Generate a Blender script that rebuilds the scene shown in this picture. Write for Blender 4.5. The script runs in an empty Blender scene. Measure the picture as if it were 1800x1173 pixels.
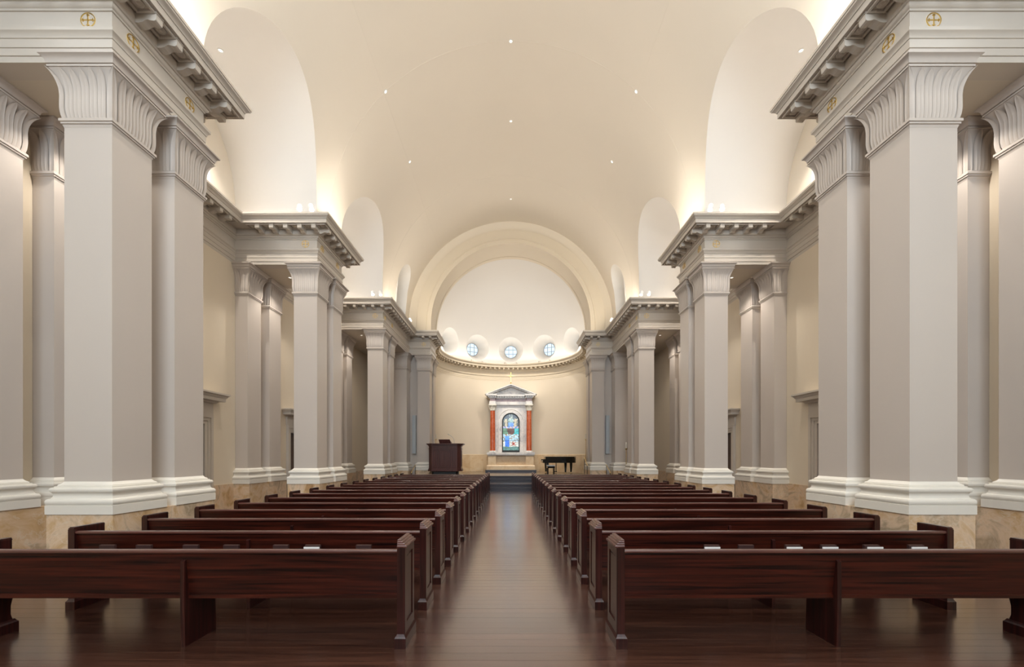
import bpy, bmesh, math, random
from math import sin, cos, pi, sqrt, radians as R_
from mathutils import Vector
random.seed(7)
S = bpy.context.scene
C = S.collection

# ------------------------------------------------------------------ camera
FPX = 760.0
cd = bpy.data.cameras.new('camera'); cam = bpy.data.objects.new('camera', cd); C.objects.link(cam)
cd.sensor_fit = 'HORIZONTAL'; cd.sensor_width = 36; cd.lens = 36*FPX/1800
cd.shift_x = 2/1800; cd.shift_y = 214.5/1800
cd.clip_start = .05; cd.clip_end = 200
cam.location = (0, 0, 1.6); cam.rotation_euler = (pi/2, 0, 0)
S.camera = cam
# ------------------------------------------------------------------ world, colour
w = bpy.data.worlds.new('world'); S.world = w; w.use_nodes = True
w.node_tree.nodes['Background'].inputs[0].default_value = (.75, .85, 1, 1)
w.node_tree.nodes['Background'].inputs[1].default_value = .6
S.view_settings.view_transform = 'Standard'; S.view_settings.look = 'None'
S.view_settings.gamma = 1; S.view_settings.use_curve_mapping = False
S.view_settings.exposure = 0.38
# ------------------------------------------------------------------ dimensions (metres; Y runs up the nave)
XS, PW = 4.87, .583          # aisle face and width of the free pillars
XO, XW = 6.62, 6.93          # face of wall pilasters, face of side wall
PAV = [5.28, 10.866, 16.452] # front of each pavilion
BOFF, PLEN = .982, 1.573     # offset of second pillar, length of pavilion
ZST, ZARC, ZF0, ZF1, ZCT = .892, 6.40, 6.79, 7.02, 7.46
ZV, RV = 7.9, 4.88           # springing and radius of the vault
YE, YA = 20.68, 22.25        # chancel wall, back of chancel arch
XC = 3.88                    # aisle face of chancel piers
RA = 3.81                    # chancel arch radius
AC, AR = 23.8, 4.3           # apse centre and radius
STG = .58
YB = -4.5                    # rear wall
BAYS = [(3.27, 2.008, ZV), (8.86, 2.006, ZV), (14.446, 2.006, ZV), (18.98, .8, 9.12)]
WARM = (1, .83, .62); NEUT = (1, .93, .84); COOL = (.74, .87, 1.0); DAYW = (1, .97, .93)
# ------------------------------------------------------------------ big lights: cove strips on the cornices, rear window
def area(name, loc, aim, length, width, power, col, spread=180):
    """long strip lamp: its length lies level, square to aim"""
    l = bpy.data.lights.new(name, 'AREA'); l.shape = 'RECTANGLE'; l.size = length; l.size_y = width
    l.energy = power; l.color = col; l.spread = R_(spread)
    o = bpy.data.objects.new(name, l); C.objects.link(o); o.location = loc
    o.rotation_euler = Vector(aim).to_track_quat('-Z', 'Y').to_euler()
    return o
for s in (-1, 1):
    for (yc, r, zz) in BAYS[:3]:
        area('cove_light', (s*6.52, yc, 7.49), (-s*.55, 0, 1), 3.2, .08, 1.9, DAYW)
    for y in PAV[:2]:
        area('cove_light', (s*4.50, y+.79, 7.49), (-s*.75, 0, 1), 1.7, .08, 39, (1, .90, .76))
        area('cove_light', (s*5.75, y-.34, 7.49), (0, -.7, 1), 1.5, .06, 1.1, DAYW)
        area('cove_light', (s*5.75, y+PLEN+.34, 7.49), (0, .7, 1), 1.5, .06, 1.1, DAYW)
    area('cove_light', (s*4.50, 18.2, 7.49), (-s*.75, -.1, 1), 3.2, .08, 52, (1, .90, .76))
    area('cove_light', (s*5.75, PAV[2]-.34, 7.49), (0, -.7, 1), 1.5, .06, 1.1, DAYW)
for i in range(12):
    a = -1.75 + 3.5*(i+.5)/12
    area('cove_light', (3.90*sin(a), AC+3.90*cos(a), 7.49), (-sin(a)*.6, -cos(a)*.6, 1), .98, .06, 8, DAYW)
area('rear_window_light', (0, YB+.12, 8.6), (0, 1, 0), 5.4, 6.0, 900, COOL)

# ------------------------------------------------------------------ materials
def newmat(name):
    m = bpy.data.materials.new(name); m.use_nodes = True
    nt = m.node_tree; b = nt.nodes['Principled BSDF']
    return m, nt, b
def paint(name, col, rough=.5, var=.03, scale=1.2):
    m, nt, b = newmat(name)
    g = nt.nodes.new('ShaderNodeNewGeometry'); n = nt.nodes.new('ShaderNodeTexNoise')
    n.inputs['Scale'].default_value = scale; n.inputs['Detail'].default_value = 4
    nt.links.new(g.outputs['Position'], n.inputs['Vector'])
    r = nt.nodes.new('ShaderNodeValToRGB')
    r.color_ramp.elements[0].position = .3; r.color_ramp.elements[1].position = .7
    r.color_ramp.elements[0].color = tuple(c*(1-var) for c in col)+(1,)
    r.color_ramp.elements[1].color = tuple(min(1, c*(1+var)) for c in col)+(1,)
    nt.links.new(n.outputs['Fac'], r.inputs['Fac']); nt.links.new(r.outputs[0], b.inputs['Base Color'])
    b.inputs['Roughness'].default_value = rough
    return m
def wood(name, c0, c1, axis, rough=.3, coat=.25, rnd=False):
    m, nt, b = newmat(name)
    g = nt.nodes.new('ShaderNodeNewGeometry'); mp = nt.nodes.new('ShaderNodeMapping')
    sc = [40, 40, 40]; sc[axis] = 1.1
    mp.inputs['Scale'].default_value = sc
    nt.links.new(g.outputs['Position'], mp.inputs['Vector'])
    n = nt.nodes.new('ShaderNodeTexNoise'); n.inputs['Scale'].default_value = 1; n.inputs['Detail'].default_value = 5
    n.inputs['Distortion'].default_value = .6
    nt.links.new(mp.outputs[0], n.inputs['Vector'])
    r = nt.nodes.new('ShaderNodeValToRGB')
    r.color_ramp.elements[0].position = .32; r.color_ramp.elements[1].position = .7
    r.color_ramp.elements[0].color = c0+(1,); r.color_ramp.elements[1].color = c1+(1,)
    nt.links.new(n.outputs['Fac'], r.inputs['Fac'])
    out = r.outputs[0]
    if rnd:
        oi = nt.nodes.new('ShaderNodeObjectInfo'); mr = nt.nodes.new('ShaderNodeMapRange')
        mr.inputs['To Min'].default_value = .75; mr.inputs['To Max'].default_value = 1.25
        nt.links.new(oi.outputs['Random'], mr.inputs['Value'])
        mx = nt.nodes.new('ShaderNodeMix'); mx.data_type = 'RGBA'; mx.blend_type = 'MULTIPLY'; mx.inputs[0].default_value = 1
        nt.links.new(out, mx.inputs[6]); nt.links.new(mr.outputs[0], mx.inputs[7]); out = mx.outputs[2]
    nt.links.new(out, b.inputs['Base Color'])
    b.inputs['Roughness'].default_value = rough
    b.inputs['Coat Weight'].default_value = coat; b.inputs['Coat Roughness'].default_value = .2
    bp = nt.nodes.new('ShaderNodeBump'); bp.inputs['Strength'].default_value = .16; bp.inputs['Distance'].default_value = .004
    nt.links.new(n.outputs['Fac'], bp.inputs['Height']); nt.links.new(bp.outputs[0], b.inputs['Normal'])
    return m
def stone(name, cols, scale, vein, rough=.3, dist=1.2):
    m, nt, b = newmat(name)
    g = nt.nodes.new('ShaderNodeNewGeometry'); oi = nt.nodes.new('ShaderNodeObjectInfo')
    ad = nt.nodes.new('ShaderNodeVectorMath'); ad.operation = 'MULTIPLY_ADD'
    ad.inputs[1].default_value = (1, 1, 1)
    cb = nt.nodes.new('ShaderNodeCombineXYZ'); ml = nt.nodes.new('ShaderNodeMath'); ml.operation = 'MULTIPLY'; ml.inputs[1].default_value = 40
    nt.links.new(oi.outputs['Random'], ml.inputs[0])
    for i in range(3): nt.links.new(ml.outputs[0], cb.inputs[i])
    nt.links.new(g.outputs['Position'], ad.inputs[0]); nt.links.new(cb.outputs[0], ad.inputs[2])
    n = nt.nodes.new('ShaderNodeTexNoise'); n.inputs['Scale'].default_value = scale; n.inputs['Detail'].default_value = 8
    n.inputs['Distortion'].default_value = dist; n.inputs['Roughness'].default_value = .6
    nt.links.new(ad.outputs[0], n.inputs['Vector'])
    r = nt.nodes.new('ShaderNodeValToRGB'); e = r.color_ramp.elements
    e[0].position = .28; e[0].color = cols[0]+(1,); e[1].position = .74; e[1].color = cols[-1]+(1,)
    for i, c in enumerate(cols[1:-1]):
        k = e.new(.28+.46*(i+1)/(len(cols)-1)); k.color = c+(1,)
    nt.links.new(n.outputs['Fac'], r.inputs['Fac'])
    n2 = nt.nodes.new('ShaderNodeTexNoise'); n2.inputs['Scale'].default_value = scale*1.3; n2.inputs['Detail'].default_value = 6
    n2.inputs['Distortion'].default_value = .7
    nt.links.new(ad.outputs[0], n2.inputs['Vector'])
    r2 = nt.nodes.new('ShaderNodeValToRGB'); e = r2.color_ramp.elements
    e[0].position = .487; e[0].color = (0, 0, 0, 1); e[1].position = .513; e[1].color = (0, 0, 0, 1)
    k = e.new(.5); k.color = (.45, .45, .45, 1)
    nt.links.new(n2.outputs['Fac'], r2.inputs['Fac'])
    mx = nt.nodes.new('ShaderNodeMix'); mx.data_type = 'RGBA'
    nt.links.new(r2.outputs[0], mx.inputs[0]); nt.links.new(r.outputs[0], mx.inputs[6]); mx.inputs[7].default_value = vein+(1,)
    nt.links.new(mx.outputs[2], b.inputs['Base Color']); b.inputs['Roughness'].default_value = rough
    return m
def plain(name, col, rough=.5, metal=0, emit=None, es=0):
    m, nt, b = newmat(name)
    b.inputs['Base Color'].default_value = col+(1,); b.inputs['Roughness'].default_value = rough; b.inputs['Metallic'].default_value = metal
    if emit:
        b.inputs['Emission Color'].default_value = emit+(1,); b.inputs['Emission Strength'].default_value = es
    return m
M = {}
M['vault'] = paint('cream_vault_paint', (.80, .73, .63), .7, .012, .5)
M['white'] = paint('white_plaster', (.76, .725, .675), .7, .01, .5)
M['wall'] = paint('cream_wall_paint', (.74, .645, .51), .55, .015, .6)
M['trim'] = paint('grey_trim_paint', (.56, .50, .43), .30, .012, .8)
M['arch'] = paint('cream_arch_paint', (.74, .64, .49), .45, .012, .8)
M['pillar'] = paint('pale_pillar_paint', (.55, .485, .430), .33, .012, .8)
M['base'] = paint('white_base_paint', (.76, .715, .635), .3, .012, .8)
M['soffit'] = paint('soffit_paint', (.62, .55, .45), .5, .01)
M['floor'] = wood('dark_floor_board', (.024, .0095, .006), (.078, .031, .019), 0, .24, .8, True)
M['floor'].node_tree.nodes['Principled BSDF'].inputs['Specular IOR Level'].default_value = 1.0
M['step'] = plain('dark_step_stone', (.045, .04, .05), .3)
M['pew'] = wood('mahogany_along', (.005, .0012, .0008), (.072, .0115, .005), 0, .34, .0)
M['pew'].node_tree.nodes['Principled BSDF'].inputs['Specular IOR Level'].default_value = .4
M['rail'] = wood('polished_highlit_rail', (.05, .014, .010), (.11, .034, .024), 0, .28, .7)  # glossy, and paler than the pew wood: overhead highlights put into the base colour
M['pewv'] = wood('mahogany_upright', (.010, .0024, .0020), (.052, .0105, .0075), 2, .28, .15)
M['pulpit'] = wood('plum_mahogany', (.055, .017, .015), (.125, .042, .036), 2, .32, .2)
M['stone'] = stone('brown_marble', [(.36, .20, .085), (.58, .38, .20), (.70, .52, .36), (.42, .31, .20), (.66, .53, .39)], 1.8, (.70, .62, .50))
M['beige'] = stone('beige_marble', [(.62, .42, .23), (.72, .55, .35), (.78, .64, .45)], 1.2, (.55, .34, .17))
M['marble'] = stone('white_marble', [(.40, .40, .42), (.66, .64, .62), (.78, .75, .71), (.70, .66, .60)], 2.2, (.36, .36, .40))
M['red'] = stone('red_marble', [(.36, .055, .015), (.52, .10, .03), (.60, .16, .06)], 2.5, (.75, .42, .28), .2)
M['pink'] = stone('pink_marble', [(.30, .20, .24), (.52, .36, .36), (.62, .50, .46)], 6, (.7, .6, .55))
M['gold'] = plain('gold_leaf', (.85, .62, .22), .28, 1)
M['brass'] = plain('brass', (.78, .60, .30), .3, 1)
M['black'] = plain('black_lacquer', (.006, .006, .006), .12)
M['dark'] = plain('dark_iron', (.012, .014, .014), .4)
M['fix'] = plain('white_fixture', (.8, .8, .78), .4)
M['lens'] = plain('lit_lens', (1, 1, 1), .4, 0, (1, .92, .8), 8)
M['lens2'] = plain('dim_lens', (.9, .88, .84), .4, 0, (1, .92, .8), .9)
M['sky'] = plain('daylit_glass', (.5, .6, .7), .2, 0, (.70, .86, 1.0), .62)
M['bright'] = plain('bright_daylit_glass', (.8, .8, .8), .3, 0, (.93, .97, 1.0), 1.25)
M['speaker'] = plain('speaker_grey', (.42, .45, .47), .5)
M['book'] = plain('dark_cloth_cover', (.045, .02, .018), .45)
M['edge'] = plain('tinted_page_edge', (.13, .075, .06), .5)
M['paper'] = plain('white_paper', (.78, .76, .74), .6)
M['ivory'] = plain('ivory', (.8, .77, .68), .4)
M['doorwood'] = wood('door_wood', (.03, .012, .008), (.10, .045, .025), 2, .35, .2)

# ------------------------------------------------------------------ mesh helpers
class MB:
    def __init__(s): s.v = []; s.f = []
    def add(s, vs, fs):
        n = len(s.v); s.v += [tuple(p) for p in vs]; s.f += [tuple(n+i for i in f) for f in fs]; return s
    def box(s, x0, x1, y0, y1, z0, z1):
        return s.add([(x0,y0,z0),(x1,y0,z0),(x1,y1,z0),(x0,y1,z0),(x0,y0,z1),(x1,y0,z1),(x1,y1,z1),(x0,y1,z1)],
                     [(0,3,2,1),(4,5,6,7),(0,1,5,4),(1,2,6,5),(2,3,7,6),(3,0,4,7)])
    def taper(s, x0, x1, y0, y1, z0, z1, e):
        return s.add([(x0,y0,z0),(x1,y0,z0),(x1,y1,z0),(x0,y1,z0),(x0+e,y0+e,z1),(x1-e,y0+e,z1),(x1-e,y1-e,z1),(x0+e,y1-e,z1)],
                     [(0,3,2,1),(4,5,6,7),(0,1,5,4),(1,2,6,5),(2,3,7,6),(3,0,4,7)])
    def prism(s, poly, axis, a, b):
        def P(u, v, t): return {0: (t, u, v), 1: (u, t, v), 2: (u, v, t)}[axis]
        n = len(poly)
        return s.add([P(u, v, a) for u, v in poly]+[P(u, v, b) for u, v in poly],
                     [tuple(range(n)), tuple(range(2*n-1, n-1, -1))]+[(i, (i+1) % n, n+(i+1) % n, n+i) for i in range(n)])
    def grid(s, rows, cu=False, cv=False):
        nr, nc = len(rows), len(rows[0]); vs = [p for r in rows for p in r]; fs = []
        for i in range(nr if cu else nr-1):
            for j in range(nc if cv else nc-1):
                i2, j2 = (i+1) % nr, (j+1) % nc
                fs.append((i*nc+j, i2*nc+j, i2*nc+j2, i*nc+j2))
        return s.add(vs, fs)
    def lathe(s, prof, cx=0, cy=0, n=20, cz=0, axis=2):
        def P(r, a, z):
            u, v = r*cos(a), r*sin(a)
            return {2: (cx+u, cy+v, cz+z), 1: (cx+u, cy+z, cz+v), 0: (cx+z, cy+u, cz+v)}[axis]
        s.grid([[P(r, 2*pi*k/n, z) for k in range(n)] for r, z in prof], False, True)
        for i, (r, z) in ((0, prof[0]), (1, prof[-1])):
            if r > 1e-5: s.add([P(r, 2*pi*k/n, z) for k in range(n)], [tuple(range(n))])
        return s
    def tube(s, pts, r, n=8):
        pts = [Vector(p) for p in pts]; rows = []
        for i, p in enumerate(pts):
            d = (pts[min(i+1, len(pts)-1)]-pts[max(i-1, 0)]).normalized()
            u = d.cross(Vector((0, 0, 1)) if abs(d.z) < .9 else Vector((0, 1, 0))).normalized(); v = d.cross(u)
            rows.append([tuple(p+u*r*cos(2*pi*k/n)+v*r*sin(2*pi*k/n)) for k in range(n)])
        s.grid(rows, False, True)
        s.add(rows[0], [tuple(range(n))]); s.add(rows[-1], [tuple(range(n))])
        return s
    def mesh(s, name, mat, smooth=False, flip=None):
        me = bpy.data.meshes.new(name); bm = bmesh.new()
        vs = [bm.verts.new(p) for p in s.v]
        for f in s.f:
            try: bm.faces.new([vs[i] for i in f])
            except ValueError: pass
        bmesh.ops.remove_doubles(bm, verts=bm.verts, dist=1e-5)
        bmesh.ops.recalc_face_normals(bm, faces=bm.faces)
        if smooth:
            for f in bm.faces: f.smooth = True
            if smooth != 'all':
                for e in bm.edges:
                    if len(e.link_faces) == 2 and e.calc_face_angle(0) > R_(38): e.smooth = False
        bm.to_mesh(me); bm.free(); me.materials.append(M[mat] if isinstance(mat, str) else mat)
        return me
    def obj(s, name, mat, parent=None, loc=(0, 0, 0), smooth=False):
        return inst(name, s.mesh(name, mat, smooth), parent, loc)
def inst(name, me, parent=None, loc=(0, 0, 0), rz=0):
    o = bpy.data.objects.new(name, me); C.objects.link(o); o.location = loc; o.rotation_euler = (0, 0, rz)
    if parent: o.parent = parent
    return o
def tag(o, label, cat, group=None, kind=None):
    o['label'] = label; o['category'] = cat
    if group: o['group'] = group
    if kind: o['kind'] = kind
    return o
def thing(name, label, cat, loc=(0, 0, 0), rz=0, group=None, kind=None):
    return tag(inst(name, None, None, loc, rz), label, cat, group, kind)
def dup(root, loc, label=None, group=None, rz=None):
    def cp(o, par):
        c = o.copy(); C.objects.link(c); c.parent = par
        for ch in o.children: cp(ch, c)
        return c
    r = cp(root, None); r.location = loc
    if rz is not None: r.rotation_euler = (0, 0, rz)
    if label: r['label'] = label
    if group: r['group'] = group
    return r
def miters(path, closed=False):
    n = len(path); ns = []
    for i in range(n if closed else n-1):
        (x0, y0), (x1, y1) = path[i], path[(i+1) % n]; L = math.hypot(x1-x0, y1-y0)
        ns.append((-(y1-y0)/L, (x1-x0)/L))
    out = []
    for i in range(n):
        if closed: a, b = ns[i-1], ns[i]
        else: a, b = ns[max(i-1, 0)], ns[min(i, n-2)]
        k = 1+a[0]*b[0]+a[1]*b[1]; out.append(((a[0]+b[0])/k, (a[1]+b[1])/k))
    return out
def sweep(mb, path, prof, s=1, closed=False, mit=None):
    mit = mit or miters(path, closed)
    mb.grid([[(s*(p[0]+m[0]*o), p[1]+m[1]*o, z) for o, z in prof] for p, m in zip(path, mit)], closed, False)
    return mb
SIDE = {-1: 'pulpit side', 1: 'piano side'}
LR = {-1: 'left', 1: 'right'}

# ------------------------------------------------------------------ floor with boards
fl = MB().box(-7.2, 7.2, YB, 20.95, -.12, -.02).obj('floor', 'floor'); tag(fl, 'dark brown timber floor of the nave', 'floor', kind='structure')
BW = .127
bme = MB().box(-6.93, 6.93, 0, BW-.002, -.02, 0).mesh('floor_board', 'floor')
y = YB
while y < 19.55:
    fb = inst('floor_board', bme, fl, (0, y, 0)); fb.rotation_euler = (random.uniform(-.004, .004), 0, 0); y += BW
# ------------------------------------------------------------------ side walls, with door openings
def wall_side(s):
    mb = MB(); x0, x1 = sorted((s*XW, s*(XW+.3)))
    ys = [YB]
    for yc in (8.86, 14.446): ys += [yc-.89, yc+.89]
    ys.append(20.95)
    for i in range(0, len(ys), 2): mb.box(x0, x1, ys[i], ys[i+1], 0, ZARC)
    for yc in (8.86, 14.446): mb.box(x0, x1, yc-.89, yc+.89, 2.32, ZARC)
    o = mb.obj('wall_'+LR[s], 'wall')
    tag(o, 'cream painted side wall behind the pillars on the '+SIDE[s], 'wall', kind='structure')
for s in (-1, 1): wall_side(s)
rw = MB()
rw.box(-7.2, 7.2, YB-.3, YB, 0, 5.6); rw.box(-7.2, -2.7, YB-.3, YB, 5.6, 13.2); rw.box(2.7, 7.2, YB-.3, YB, 5.6, 13.2); rw.box(-2.7, 2.7, YB-.3, YB, 11.6, 13.2)
tag(rw.obj('wall_rear', 'wall'), 'cream rear wall of the nave around its tall window', 'wall', kind='structure')
wn = tag(MB().box(-2.75, 2.75, YB-.2, YB-.16, 5.55, 11.65).obj('window_1', 'bright'), 'tall daylit window in the rear wall', 'window', kind='structure')
for i in range(5): MB().box(-2.7+i*1.35-.03, -2.7+i*1.35+.03, YB-.16, YB-.1, 5.6, 11.6).obj('muntin', 'fix', wn)
# ------------------------------------------------------------------ main vault
def cut(y):
    for yc, r, z0 in BAYS:
        if abs(y-yc) < r: return z0+sqrt(max(0, r*r-(y-yc)**2)), True
    return None, False
ysamp = []
edges = sorted([YB, YE]+[yc-r for yc, r, z in BAYS]+[yc+r for yc, r, z in BAYS])
for a, b in zip(edges[:-1], edges[1:]):
    inbay = cut((a+b)/2)[1]
    if inbay:
        yc, r = (a+b)/2, (b-a)/2; n = 36
        ysamp.append([yc-r*cos(pi*k/n) for k in range(n+1)])
    else: ysamp.append([a, (a+b)/2, b])
vb = MB(); NA = 64
for seg in ysamp:
    inbay = cut((seg[0]+seg[-1])/2)[1]; rows = []
    for y in seg:
        if inbay:
            yc, r, z0 = [q for q in BAYS if abs(q[0]-(seg[0]+seg[-1])/2) < .01][0]
            zc = z0+sqrt(max(0, r*r-(y-yc)**2)); t0 = math.asin((zc-ZV)/RV)
            rows.append([(RV*cos(t0+(pi-2*t0)*k/NA), y, ZV+RV*sin(t0+(pi-2*t0)*k/NA)) for k in range(NA+1)])
        else:
            rows.append([(RV, y, ZCT-.02)]+[(RV*cos(pi*k/NA), y, ZV+RV*sin(pi*k/NA)) for k in range(NA+1)]+[(-RV, y, ZCT-.02)])
    vb.grid(rows)
vault = tag(vb.obj('ceiling', 'vault', smooth='all'), 'cream plaster barrel vault over the nave', 'ceiling', kind='structure')
# faint plaster joints
for yj in (11.66, 17.24):
    jb = MB(); rows = []
    for k in range(73):
        t = pi*k/72
        rows.append([(r*cos(t), y, ZV+r*sin(t)) for r, y in ((RV+.001, yj-.006), (RV-.004, yj-.006), (RV-.004, yj+.006), (RV+.001, yj+.006))])
    jb.grid(rows); jb.obj('plaster_joint', 'vault', vault)
for s in (-1, 1):
    t = math.asin(3.49/RV); jb = MB()
    rows = [[(s*r*cos(t+d), y, ZV+r*sin(t+d)) for r, d in ((RV+.001, -.0012), (RV-.004, -.0012), (RV-.004, .0012), (RV+.001, .0012))] for y in (YB, YE)]
    jb.grid(rows); jb.obj('plaster_joint', 'vault', vault)
# cross vaults and lunette walls with windows
wi = 2
for s in (-1, 1):
    for bi, (yc, r, z0) in enumerate(BAYS):
        mb = MB(); n = 36; rows = []
        prof = [(yc-r, ZCT-.02)]+[(yc-r*cos(pi*k/n), z0+r*sin(pi*k/n)) for k in range(n+1)]+[(yc+r, ZCT-.02)]
        for y, z in prof:
            xm = sqrt(max(0, RV*RV-(z-ZV)**2)) if z > ZV else RV
            rows.append([(s*(xm+(XW-xm)*q/4), y, z) for q in range(5)])
        mb.grid(rows)
        tag(mb.obj('ceiling', 'white', smooth='all'), ['white cross vault over the rearmost bay', 'large white cross vault over the bay past the rearmost pavilion', 'white cross vault over the bay past the middle pavilion', 'narrow white arched niche beside the chancel arch'][bi]+', '+SIDE[s], 'vault', kind='structure')
        lw = MB()
        if bi < 3:
            rw_, zb, zs_ = 1.1, 7.75, 8.0
            outer = [(yc-r, ZCT-.02)]+[(yc-r*cos(pi*k/n), z0+r*sin(pi*k/n)) for k in range(n+1)]+[(yc+r, ZCT-.02)]
            inner = [(yc-rw_, zb)]+[(yc-rw_*cos(pi*k/n), zs_+rw_*sin(pi*k/n)) for k in range(n+1)]+[(yc+rw_, zb)]
            lw.grid([[(s*XW, y, z) for y, z in outer], [(s*XW, y, z) for y, z in inner], [(s*(XW+.14), y, z) for y, z in inner]], False, True)
        else:
            lw.add([(s*XW, y, z) for y, z in prof], [tuple(range(len(prof)))])
        tag(lw.obj('wall_'+LR[s], 'vault'), ['cream lunette wall of the rearmost bay', 'cream lunette wall past the rearmost pavilion', 'cream lunette wall past the middle pavilion', 'cream back of the narrow niche'][bi]+', '+SIDE[s], 'wall', kind='structure')
        if bi < 3:
            g = MB(); g.add([(s*(XW+.12), y, z) for y, z in inner], [tuple(range(len(inner)))])
            wo = tag(g.obj('window_%d' % wi, 'bright'), 'arched daylit lunette window of %s bay, %s' % (['the rearmost', 'the second', 'the third'][bi], SIDE[s]), 'window', kind='structure'); wi += 1
            for q in (-.55, 0, .55): MB().box(*sorted((s*(XW+.07), s*(XW+.115))), yc+q-.015, yc+q+.015, zb, zs_+sqrt(rw_**2-q*q)).obj('muntin', 'fix', wo)
            MB().box(*sorted((s*(XW+.07), s*(XW+.115))), yc-rw_, yc+rw_, zs_-.015, zs_+.015).obj('muntin', 'fix', wo)

# ------------------------------------------------------------------ pillars
NECK = [(0, 5.60), (.012, 5.635), (.024, 5.64), (.024, 5.66), (.037, 5.665), (.037, 5.695), (.02, 5.71), (.006, 5.712)]
BELL = [(.006, 5.712), (.016, 5.76), (.022, 5.82), (.022, 5.90), (.021, 5.98), (.026, 6.06), (.038, 6.13), (.056, 6.19), (.078, 6.235), (.098, 6.262)]
ABAC = [(.098, 6.262), (.108, 6.264), (.108, 6.285), (.095, 6.288), (.095, 6.295), (.112, 6.30), (.120, 6.335), (.138, 6.365), (.163, 6.378), (.163, 6.40), (0, 6.40)]
BASE = [(.117, ZST), (.117, ZST+.108), (.105, ZST+.110), (.114, ZST+.122), (.118, ZST+.145), (.114, ZST+.168), (.104, ZST+.182), (.082, ZST+.188),
        (.068, ZST+.215), (.068, ZST+.24), (.078, ZST+.262), (.088, ZST+.268), (.094, ZST+.285), (.092, ZST+.305), (.082, ZST+.318), (.062, ZST+.320), (.062, ZST+.336),
        (.042, ZST+.338), (.040, ZST+.352), (.016, ZST+.366), (0, ZST+.39)]
def bell(z):
    for (a, za), (b, zb) in zip(BELL[:-1], BELL[1:]):
        if za <= z <= zb: return a+(b-a)*(z-za)/(zb-za)
    return BELL[-1][0]
def leaf_mesh(mb, u0, wdt, W, frame):
    """one upright water leaf with ribs, on a face of width W, frame(u, o, z) -> point"""
    rows = []; zt = 6.252; nz = 15
    for i in range(nz):
        z = 5.715+(zt-5.715)*i/(nz-1)
        q = max(0, (z-6.06)/(zt-6.06)); hw = .5*wdt*(1 if q == 0 else sqrt(max(0.0, 1-q**2.0))*.98+.02)
        fan = 1+2*bell(z)/W; o = bell(z)
        lift = .006+.016*q*q
        row = []
        for k in range(9):
            t = -1+k/4
            rib = (.005 if k in (0, 8) else (.0045 if k in (4,) else (.0 if k % 2 else .002)))
            row.append(frame((u0+hw*t)*fan, o+lift+rib*(1-.3*q), z))
        rows.append(row)
    mb.grid(rows)
    b0 = [frame((u0-.5*wdt)*1.02, .0, 5.715), frame((u0+.5*wdt)*1.02, .0, 5.715)]
    return mb
def corner_leaf(mb, W, frame2):
    """leaf folded over an arris: frame2(du, o, z, side)"""
    zt = 6.262; nz = 15
    for sd in (0, 1):
        rows = []
        for i in range(nz):
            z = 5.715+(zt-5.715)*i/(nz-1); q = max(0, (z-6.0)/(zt-6.0))
            hw = .062*(1 if q == 0 else sqrt(max(0.0, 1-q**2.2))*.95+.05)
            o = bell(z)+.007+.012*q*q
            rows.append([frame2(hw*k/4, o+(.004 if k == 4 else (.003 if k == 0 else 0)), z, sd) for k in range(5)])
        mb.grid(rows)
    return mb
def rect_path(hx, hy, free=True):
    # counter-clockwise would put the normal inside, so go clockwise
    if free: return [(-hx, -hy), (-hx, hy), (hx, hy), (hx, -hy)], True
    return None
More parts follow.
